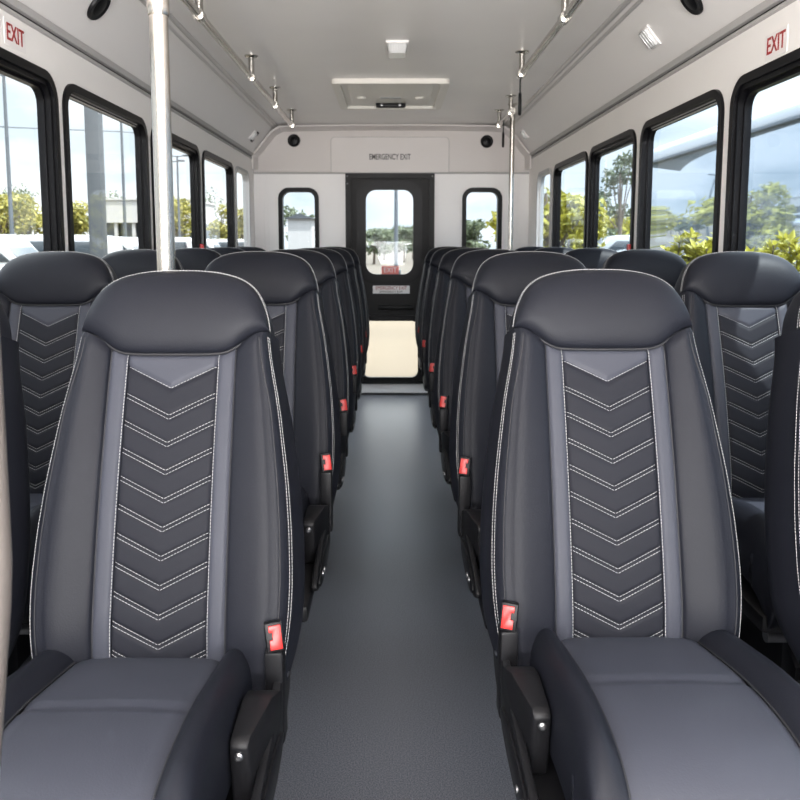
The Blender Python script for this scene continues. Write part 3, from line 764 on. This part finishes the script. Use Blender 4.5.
# ------------------------------------------------------------------ speakers, lights, signs
def cove_M(s, y, t=0.5, off=0.004):
    a = Vector((s * XCOVE, y, ZC)); c = Vector((s * (HW + 0.01), y, ZCOVE)); p = a.lerp(c, t)
    d = (c - a).normalized(); n = Vector((-s * abs(d.z), 0, -abs(d.x))).normalized()
    X = Vector((0, 1, 0)); Z = n; Y = Z.cross(X)
    m = Matrix((X, Y, Z)).transposed().to_4x4(); m.translation = p + n * off
    return m
def speaker(label, m4, r):
    o = thing('speaker', label, 'speaker', m4.translation, 0, 'round ceiling and bulkhead speakers'); L = m4.copy(); L.translation = (0, 0, 0)
    b = B(); lathe(b, [(r, 0), (r, 0.006), (r * 0.93, 0.011), (r * 0.86, 0.009)], 32, L); obj('speaker_rim', b, M['black'], o)
    b = B(); lathe(b, [(r * 0.86, 0.006), (r * 0.6, 0.0095), (r * 0.3, 0.012), (0.004, 0.013)], 32, L)
    for q in range(3):
        pass
    obj('grille', b, M['rubber'], o)
    b = B()
    for k in range(1, 5):
        rr = r * 0.17 * k; tube(b, [L @ Vector((rr * math.cos(a), rr * math.sin(a), 0.0135 - 0.0035 * k * 0.5)) for a in linspace(0, 2 * PI, 33)], 0.0012, 5, cap=False)
    obj('grille_ribs', b, M['black_metal'], o)
speaker('round black speaker on the left ceiling cove above the EXIT sign', cove_M(-1, 2.66, 0.47, 0.001), 0.050)
speaker('round black speaker on the right ceiling cove beside the clear light', cove_M(1, 2.60, 0.47, 0.001), 0.050)
rearm = lambda x, z: Matrix.Translation((x, YB - 0.022, z)) @ Matrix.Rotation(R(90), 4, 'X')
speaker('small round black speaker on the rear bulkhead, left of EMERGENCY EXIT', rearm(-0.724, 1.915), 0.047)
speaker('small round black speaker on the rear bulkhead, right of EMERGENCY EXIT', rearm(0.707, 1.908), 0.047)

def cove_light(label, s, y, t, w=0.085, clip=False):
    m = cove_M(s, y, t, 0.0); o = thing('cove_light', label, 'light', m.translation, 0, 'small clear cove lights'); L = m.copy(); L.translation = (0, 0, 0)
    b = B(); box(b, -w / 2, w / 2, -w / 2, w / 2, 0, 0.006, 0.002, M4=L); obj('base', b, M['sticker'], o)
    b = B(); box(b, -w * .42, w * .42, -w * .42, w * .42, 0.004, 0.020, 0.006, M4=L)
    for k in (-1, 0, 1): box(b, k * w * .26 - .006, k * w * .26 + .006, -w * .36, w * .36, 0.018, 0.023, 0.002, M4=L)
    obj('lens', b, M['lens'], o)
    if clip:
        for k in (-1, 1):
            b = B(); box(b, w * 0.62, w * 1.05, k * 0.028 - .014, k * 0.028 + .014, 0, 0.016, 0.005, M4=L); obj('clip', b, M['black'], o)
cove_light('small square clear light on the right cove near the big speaker', 1, 3.02, 0.50)
cove_light('tiny clear light on the right cove at the rear corner', 1, 5.72, 0.45, 0.075)
cove_light('small white light on the left cove at the rear corner', -1, 5.60, 0.55, 0.075, True)
# dome light
o = thing('dome_light', 'clear faceted dome light on the ceiling before the roof hatch', 'light', (0.025, 3.62, ZC))
b = B(); box(b, -0.050, 0.050, -0.075, 0.075, -0.012, 0.0, 0.004); obj('base', b, M['sticker'], o)
b = B()
lo = rrect(-0.036, 0.036, -0.055, 0.055, 0.015, 4); hi = rrect(-0.045, 0.045, -0.070, 0.070, 0.02, 4)
A_ = [b.verts.new((u, v, -0.050)) for u, v in lo]; D_ = [b.verts.new((u, v, -0.010)) for u, v in hi]; n_ = len(lo)
b.faces.new(A_); b.faces.new(D_[::-1])
for k in range(n_): b.faces.new([A_[k], A_[(k + 1) % n_], D_[(k + 1) % n_], D_[k]])
for k in range(-3, 4): box(b, k * 0.011 - .002, k * 0.011 + .002, -0.066, -0.060, -0.045, -0.012)
obj('lens', b, M['lens'], o, ang=25)
# roof hatch
o = thing('roof_hatch', 'cream framed roof hatch with a black latch in the rear ceiling', 'hatch', (-0.005, 4.78, ZC))
PH = lambda u, v, a: (u, v, a)
b = B(); n = 6
hx, hy = 0.315, 0.42
for (o0, i0, a0, a1) in ((0.0, 0.03, -0.026, 0.0), (0.028, 0.045, -0.024, -0.002)):
    ring_prism(b, rrect(-hx + o0, hx - o0, -hy + o0, hy - o0, 0.03, n), rrect(-hx + i0, hx - i0, -hy + i0, hy - i0, 0.025, n), PH, a0, a1)
obj('hatch_frame', b, M['cream'], o, ang=25)
b = B(); box(b, -0.27, 0.27, -0.375, 0.375, -0.010, -0.002); prism(b, [(-0.36, -0.008), (0.30, -0.008), (0.28, -0.022), (-0.05, -0.022), (-0.32, -0.014)], 'x', -0.235, 0.235, 0.004)
obj('hatch_lid', b, M['cream'], o, ang=25)
b = B(); box(b, -0.09, 0.09, 0.20, 0.25, -0.044, -0.020, 0.006); obj('latch', b, M['black'], o)
for x in (-0.055, 0.055):
    b = B(); lathe(b, [(0.010, 0), (0.010, 0.004), (0.006, 0.006)], 12, Matrix.Translation((x, 0.20, -0.032)) @ Matrix.Rotation(R(90), 4, 'X')); obj('latch_screw', b, M['bolt'], o)
for x in (-0.17, 0.17):
    b = B(); lathe(b, [(0.028, 0), (0.026, 0.008), (0.010, 0.012)], 18, Matrix.Translation((x, 0.02, -0.021)) @ Matrix.Rotation(PI, 4, 'X')); obj('knob', b, M['cream'], o)
b = B(); box(b, -0.06, 0.06, 0.0, 0.05, -0.024, -0.021); obj('instruction_plate', b, M['window_grey'], o, smooth=False)

# EXIT signs
for s, y, z, side in ((-1, 2.265, EYE + 0.562, 'left'), (1, 2.215, EYE + 0.530, 'right')):
    o = thing('exit_sign', 'white sticker with red EXIT letters above the %s exit window' % side, 'sign', (s * HW, y, z))
    b = B(); x0, x1 = sorted((0, -s * 0.0015)); box(b, x0, x1, -0.062, 0.062, -0.034, 0.034); obj('sticker', b, M['sticker'], o, smooth=False)
    text('lettering', 'EXIT', 0.064, M['sign_red'], o, (-s * 0.0022, 0, 0), (R(90), 0, R(-90 * s)), 0.80, bold=0.0005)['label'] = 'red EXIT letters'

# ------------------------------------------------------------------ outside
b = B(); box(b, -160, 160, -60, 200, GROUND - 0.1, GROUND); struct('ground', b, M['concrete'], smooth=False)

def at(px, Y):      # ground point seen at picture column px when Y metres away
    return ((px - 391.5) / 800 * Y * 0.995, Y)
def leaf_cloud(b, blobs, n, size, rng, elong=1.6):
    for _ in range(n):
        cx, cy, cz, rx, rz = rng.choice(blobs)
        d = Vector((rng.gauss(0, 1), rng.gauss(0, 1), rng.gauss(0, 1))).normalized(); q = rng.random() ** 0.4
        p = Vector((cx + d.x * rx * q, cy + d.y * rx * q, cz + d.z * rz * q))
        u = Vector((rng.gauss(0, 1), rng.gauss(0, 1), rng.gauss(0, .7))).normalized(); v = u.cross(d + Vector((0.01, 0.3, 0.2)))
        if v.length < 1e-4: continue
        v.normalize(); s = size * rng.uniform(0.6, 1.3); nn = u.cross(v) * s * 0.18
        V = [b.verts.new(p + u * s * elong / 2), b.verts.new(p + v * s / 2 + nn), b.verts.new(p - u * s * elong / 2), b.verts.new(p - v * s / 2 + nn)]
        b.faces.new([V[0], V[1], V[2]]); b.faces.new([V[0], V[2], V[3]])
def tree(label, px, Y, top, rad, lm, group, seed, n=1300, leaf=0.16, x=None, sparse=False):
    rng = random.Random(seed)
    X = at(px, Y)[0] if x is None else x
    H = top - GROUND
    o = thing('tree', label, 'tree', (X, Y, GROUND), 0, group)
    blobs = []
    for k in range(9 if not sparse else 8):
        a = rng.uniform(0, 2 * PI); q = rng.uniform(0, 0.65) * rad
        hz = rng.uniform(0.35, 0.86) if not sparse else rng.uniform(0.5, 0.93)
        blobs.append((q * math.cos(a), q * math.sin(a), H * hz, rad * rng.uniform(0.35, 0.55) * (0.7 if sparse else 1), H * (0.13 if not sparse else 0.06)))
    b = B(); leaf_cloud(b, blobs, n, leaf, rng); obj('crown', b, lm, o, smooth=False)
    b = B(); tube(b, [(0, 0, 0), (0.05, 0, H * 0.4), (0, 0.05, H * 0.82)], [0.11, 0.08, 0.03], 8)
    for bl in blobs: tube(b, [(0.03, 0, H * 0.38), (bl[0] * .6, bl[1] * .6, bl[2] * .85), bl[:3]], [0.05 if not sparse else .03, 0.03 if not sparse else .02, 0.012], 6)
    obj('trunk', b, M['bark'], o)
def Zat(py, Y): return EYE + (243 - py) * Y / 800
LT = 'trees beyond the left windows'
tree('olive tree seen at the near end of the left exit window', 2, 36, Zat(186, 36), 2.0, M['leaf_olive'], LT, 1)
tree('yellow-green tree behind the leaning light pole on the left', 30, 44, Zat(190, 44), 2.6, M['leaf_olive'], LT, 2)
tree('dark tree rising behind the yellow trees on the left', 20, 57, Zat(183, 57), 3.0, M['leaf_dark'], LT, 3)
tree('yellow tree just left of the thick grey column', 74, 42, Zat(196, 42), 1.6, M['leaf_olive'], LT, 4)
tree('small dark tree above the white building roof', 112, 90, Zat(189, 90), 2.2, M['leaf_dark'], LT, 5, 500, 0.22)
tree('green tree right of the steel grab pole on the left', 176, 56, Zat(190, 56), 1.8, M['leaf_olive'], LT, 6)
tree('tall loose tree in the last black framed left window', 211, 90, Zat(180, 90), 2.6, M['leaf_dark'], LT, 7, 900)
tree('yellow tree low in the last black framed left window', 222, 58, Zat(203, 58), 1.6, M['leaf_olive'], LT, 8)
tree('yellow tree in the small left corner window', 243, 72, Zat(198, 72), 1.8, M['leaf_olive'], LT, 9)
RT = 'trees beyond the right windows'
tree('bright yellow-green tree filling the small right corner window', 545, 15, Zat(165, 15), 1.1, M['leaf_yellow'], RT, 11, 1500, 0.13)
tree('yellow-green tree in the second right window from the rear', 570, 20, Zat(188, 20), 1.0, M['leaf_yellow'], RT, 12, 1200, 0.11)
tree('dark tree standing behind the yellow tree on the right', 583, 27, Zat(186, 27), 1.2, M['leaf_dark'], RT, 13, 900)
tree('tall sparse pine rising above the white van', 618, 31, Zat(150, 31), 1.8, M['leaf_dark'], RT, 14, 650, 0.13, sparse=True)
tree('yellow tree behind the white van on the right', 612, 38, Zat(205, 38), 2.0, M['leaf_yellow'], RT, 15, 900)
tree('low dark tree behind the white van', 626, 45, Zat(214, 45), 2.0, M['leaf_dark'], RT, 16, 900)
BT = 'trees behind the rear door'
for k, (px, Y, py) in enumerate(((374, 60, 226), (384, 75, 228), (404, 66, 224), (413, 80, 226), (300, 75, 205), (470, 60, 214))):
    tree(['hazy tree low at the left of the rear door glass', 'hazy tree just left of the middle of the rear door glass', 'hazy tree just right of the middle of the rear door glass', 'hazy tree low at the right of the rear door glass', 'tree seen through the left rear window', 'tree seen through the right rear window'][k], px, Y, Zat(py, Y), 2.0, M['leaf_dark'], BT, 20 + k, 700, 0.25)

def light_pole(label, px, Y, ztop, r, heads=2, x=None):
    X = at(px, Y)[0] if x is None else x
    o = thing('street_light', label, 'street light', (X, Y, GROUND)); H = ztop - GROUND
    b = B(); tube(b, [(0, 0, 0), (0, 0, H)], [r, r * 0.6], 12); obj('pole_shaft', b, M['pole_dark'], o)
    b = B(); box(b, -r * 2, r * 2, -r * 2, r * 2, 0, 0.25, 0.02); obj('foot', b, M['pole_grey'], o)
    for k in ((-1, 1) if heads == 2 else (1,)):
        b = B(); tube(b, [(0, 0, H - 0.05), (k * 0.4, 0, H)], r * 0.4, 8); box(b, min(k * .35, k * .75), max(k * .35, k * .75), -0.14, 0.14, H - 0.03, H + 0.06, 0.02); obj('lamp_head', b, M['pole_dark'], o)
light_pole('tall thin street light in the near left window', 13, 33, Zat(80, 33), 0.10)
light_pole('thin street light right of the thick grey column', 126, 40, Zat(112, 40), 0.09)
light_pole('far street light seen beside the steel grab pole', 180, 50, Zat(158, 50), 0.09)
light_pole('second far street light seen beside the steel grab pole', 174, 46, Zat(163, 46), 0.09)
light_pole('street light seen through the rear door glass', 396, 40, Zat(150, 40), 0.12)
o = thing('column', 'thick grey square column just outside the second left window', 'column', (*at(99, 7.0), GROUND))
b = B(); box(b, -0.06, 0.06, -0.06, 0.06, 0, 3.6, 0.01); obj('shaft', b, M['pole_grey'], o)
b = B(); box(b, -0.12, 0.12, -0.12, 0.12, 0, 0.03, 0.005); obj('base_plate', b, M['pole_grey'], o)
o = tag(obj('power_line', tube(B(), [(at(-60, 30)[0], 30, Zat(126, 30)), (at(20, 33.5)[0], 33.5, Zat(129, 33)), (at(126, 40.3)[0], 40.3, Zat(134, 40)), (at(190, 52)[0], 52, Zat(140, 52))], 0.025, 6), M['pole_dark']), 'thin power line crossing the sky left of the bus', 'wire')
# white building
x0, x1 = at(96, 63)[0], at(190, 63)[0]
o = thing('building', 'low white flat-roofed building behind the cars on the left', 'building', ((x0 + x1) / 2, 63, GROUND))
hw = (x1 - x0) / 2; zt = Zat(201, 63) - GROUND; zm = Zat(223, 63) - GROUND
b = B(); box(b, -hw, hw, 0, 9, zm, zt); obj('upper_wall', b, M['building'], o, smooth=False)
b = B(); box(b, -hw, hw, 0.6, 9, 0, zm); obj('shopfront', b, M['car_glass'], o, smooth=False)
b = B(); box(b, -hw - .1, hw + .1, -.1, 9.1, zt, zt + 0.15); obj('parapet', b, M['building'], o, smooth=False)
for k in range(6):
    b = B(); xx = -hw + 0.2 + k * (2 * hw - .4) / 5; box(b, xx - .12, xx + .12, 0.1, 0.35, 0, zm); obj('pillar', b, M['building'], o, smooth=False)
x0, x1 = at(288, 52)[0], at(312, 52)[0]
o = thing('building', 'white shed seen through the left rear window', 'building', ((x0 + x1) / 2, 52, GROUND)); hw = (x1 - x0) / 2
b = B(); box(b, -hw, hw, 0, 6, 0, Zat(219, 52) - GROUND); obj('shed_wall', b, M['building'], o, smooth=False)
b = B(); prism(b, [(-hw - .2, Zat(219, 52) - GROUND), (hw + .2, Zat(219, 52) - GROUND), (0, Zat(214, 52) - GROUND)], 'y', -.2, 6.2); obj('roof', b, M['pole_grey'], o, smooth=False)

def vehicle(label, px, Y, rz, paint, kind, group=None, x=None):
    X = at(px, Y)[0] if x is None else x
    o = thing('car', label, 'car', (X, Y, GROUND), rz, group)
    if kind == 'suv':
        low = [(-2.3, 0.35), (-2.32, 0.9), (-2.2, 1.05), (1.05, 1.08), (2.15, 0.95), (2.3, 0.7), (2.28, 0.35)]
        cab = [(-2.2, 1.04), (-2.05, 1.72), (-1.8, 1.80), (0.35, 1.80), (0.6, 1.74), (1.2, 1.06)]
        gl = [(-2.0, 1.12), (-1.9, 1.62), (0.42, 1.64), (0.98, 1.12)]
    else:
        low = [(-2.25, 0.3), (-2.25, 0.85), (-1.5, 0.98), (1.0, 0.95), (2.1, 0.78), (2.25, 0.55), (2.25, 0.3)]
        cab = [(-1.7, 0.95), (-1.0, 1.40), (-0.7, 1.45), (0.1, 1.45), (0.35, 1.40), (1.15, 0.94)]
        gl = [(-1.45, 1.0), (-0.92, 1.34), (0.3, 1.35), (0.9, 1.0)]
    b = B(); prism(b, low, 'y', -0.9, 0.9, 0.06); bo = obj('body', b, paint, o)
    b = B(); prism(b, cab, 'y', -0.78, 0.78, 0.06); obj('cabin', b, paint, o)
    b = B(); prism(b, gl, 'y', -0.80, 0.80, 0.02); obj('side_windows', b, M['car_glass'], o)
    b = B(); ws_ = [cab[-1], cab[-2]]; prism(b, [(ws_[0][0] + .02, ws_[0][1] + .03), (ws_[1][0] + .02, ws_[1][1] - .05), (ws_[1][0] - .1, ws_[1][1] - .05), (ws_[0][0] - .1, ws_[0][1] + .03)], 'y', -0.66, 0.66); obj('windscreen', b, M['car_glass'], o)
    for sx in (-1.4, 1.4):
        for sy in (-0.82, 0.82):
            b = B(); lathe(b, [(0.34, -0.11), (0.36, -0.08), (0.36, 0.08), (0.34, 0.11)], 20, Matrix.Translation((sx, sy, 0.36)) @ Matrix.Rotation(R(90), 4, 'X')); wh = obj('wheel', b, M['tyre'], o)
            b = B(); lathe(b, [(0.22, -0.115), (0.22, 0.115)], 16, Matrix.Translation((sx, sy, 0.36)) @ Matrix.Rotation(R(90), 4, 'X')); obj('hubcap', b, M['bolt'], wh)
    for sy in (-0.62, 0.62):
        b = B(); box(b, 2.18, 2.30, sy - .2, sy + .2, 0.62, 0.76, 0.02); obj('headlight', b, M['lens'], o)
CG = 'cars in the car park on the left'
LC = [('white car nearest in the left exit window', 19.9), ('white car parked second in the row outside the left windows', 22.9), ('silver car left of the thick grey column', 26.0), ('white car right of the thick grey column', 29.2), ('white car behind the steel grab pole', 32.5), ('pale car seen right of the steel grab pole', 37.0), ('white car in the last black framed left window', 42.0), ('white car beside it, further along the left row', 46.5), ('silver car at the left corner window', 52.0)]
for k, (lab, Y) in enumerate(LC): vehicle(lab, 0, Y, R(random.uniform(-4, 4) + (180 if k % 3 == 1 else 0)), M['silver_car'] if 'silver' in lab or 'pale' in lab else M['white_car'], 'suv', CG, x=-10.0)
RC = 'cars beyond the right windows'
vehicle('white van seen through the middle right window', 626, 23.5, R(175), M['white_car'], 'suv', RC)
vehicle('white car in front of the white van on the right', 634, 17.5, R(170), M['white_car'], 'car', RC)
vehicle('white car low in the small right corner window', 540, 33, R(95), M['white_car'], 'suv', RC)

# parked bus alongside, right
bx = 4.2; bz = EYE
o = thing('parked_bus', 'white parked bus with a long dark window band outside the right windows', 'bus', (bx + 1.2, 6.0, GROUND))
x_ = -1.2; g0 = -GROUND
y0, y1 = -8.0, 7.6
b = B(); prism(b, [(x_ + .02, 0.35), (x_, 0.6), (x_, bz - 0.25 + g0), (2.4 + x_, bz - 0.25 + g0), (2.4 + x_, 0.35)], 'y', y0, y1, 0.03); obj('body', b, M['bus_white'], o)
b = B(); prism(b, [(x_ + 0.01, bz - 0.26 + g0), (x_ + 0.02, bz + 1.28 + g0), (x_ + 2.38, bz + 1.28 + g0), (x_ + 2.39, bz - 0.26 + g0)], 'y', y0 + .05, y1 - .05, 0.02); obj('window_band', b, M['bus_glass'], o)
b = B(); prism(b, [(x_ - .02, bz + 1.27 + g0), (x_ - .015, bz + 1.31 + g0), (x_ + 2.42, bz + 1.31 + g0), (x_ + 2.42, bz + 1.27 + g0)], 'y', y0, y1, 0.006); obj('drip_rail', b, M['pole_dark'], o)
b = B(); prism(b, [(x_, bz + 1.31 + g0), (x_ + .03, bz + 1.45 + g0), (x_ + .25, bz + 1.60 + g0), (x_ + 2.15, bz + 1.60 + g0), (x_ + 2.37, bz + 1.45 + g0), (x_ + 2.4, bz + 1.31 + g0)], 'y', y0, y1, 0.03); obj('roof', b, M['bus_white'], o)
for yy in (-5.5, 3.9):
    for xx in (x_ + 0.14, x_ + 2.26):
        b = B(); lathe(b, [(0.42, -0.14), (0.45, -0.1), (0.45, 0.1), (0.42, 0.14)], 20, Matrix.Translation((xx, yy, 0.45)) @ Matrix.Rotation(R(90), 4, 'Y')); obj('wheel', b, M['tyre'], o)

def shrub(label, px, Y, py, rad, seed, n=170):
    rng = random.Random(seed); X = at(px, Y)[0]; H = Zat(py, Y) - GROUND
    o = thing('shrub', label, 'shrub', (X, Y, GROUND), 0, 'yellow shrubs outside the right windows')
    b = B(); st = B()
    for k in range(13):
        a = rng.uniform(0, 2 * PI); q = rng.uniform(0.1, 1) * rad; h = H * rng.uniform(0.90, 1.0) * (1 - 0.10 * q / rad)
        top = Vector((q * math.cos(a), q * math.sin(a), h)); base = Vector((0.1 * math.cos(a), 0.1 * math.sin(a), 0))
        mid = base.lerp(top, 0.55) + Vector((0.06 * math.cos(a), 0.06 * math.sin(a), 0))
        tube(st, [base, mid, top], [0.012, 0.008, 0.004], 6)
        for j in range(n // 7 + 44):
            t = 1 - 0.40 * rng.random() ** 1.4; p = mid.lerp(top, (t - .3) / .7) if t > .3 else base.lerp(mid, t / .3)
            d = Vector((rng.gauss(0, 1), rng.gauss(0, 1), rng.uniform(0.1, 1.1))).normalized(); sz = rng.uniform(0.045, 0.080)
            sd2 = d.cross(Vector((rng.gauss(0, .4), rng.gauss(0, .4), 1))).normalized() * sz * 0.21; up = sd2.cross(d).normalized() * sz * 0.07
            V = [b.verts.new(p), b.verts.new(p + d * sz * .5 + sd2 + up), b.verts.new(p + d * sz), b.verts.new(p + d * sz * .5 - sd2 + up)]
            b.faces.new([V[0], V[1], V[2]]); b.faces.new([V[0], V[2], V[3]])
    obj('leaves', b, M['leaf_yellow'], o, smooth=False); obj('stems', st, M['bark'], o)
shrub('bushy yellow-green shrub outside the second right window', 702, 4.6, 223, 0.25, 31, 340)
shrub('low yellow-green shrub at the near side of the second right window', 664, 5.2, 236, 0.17, 32)
shrub('tall sprigged shrub outside the right exit window', 779, 4.0, 226, 0.14, 33)
shrub('low leafy shrub beside the right exit window frame', 758, 3.5, 240, 0.11, 34)
shrub('yellow shrub low in front of the white car', 634, 7.5, 246, 0.22, 35)
shrub('yellow shrub low below the yellow tree', 580, 9.0, 244, 0.35, 36)
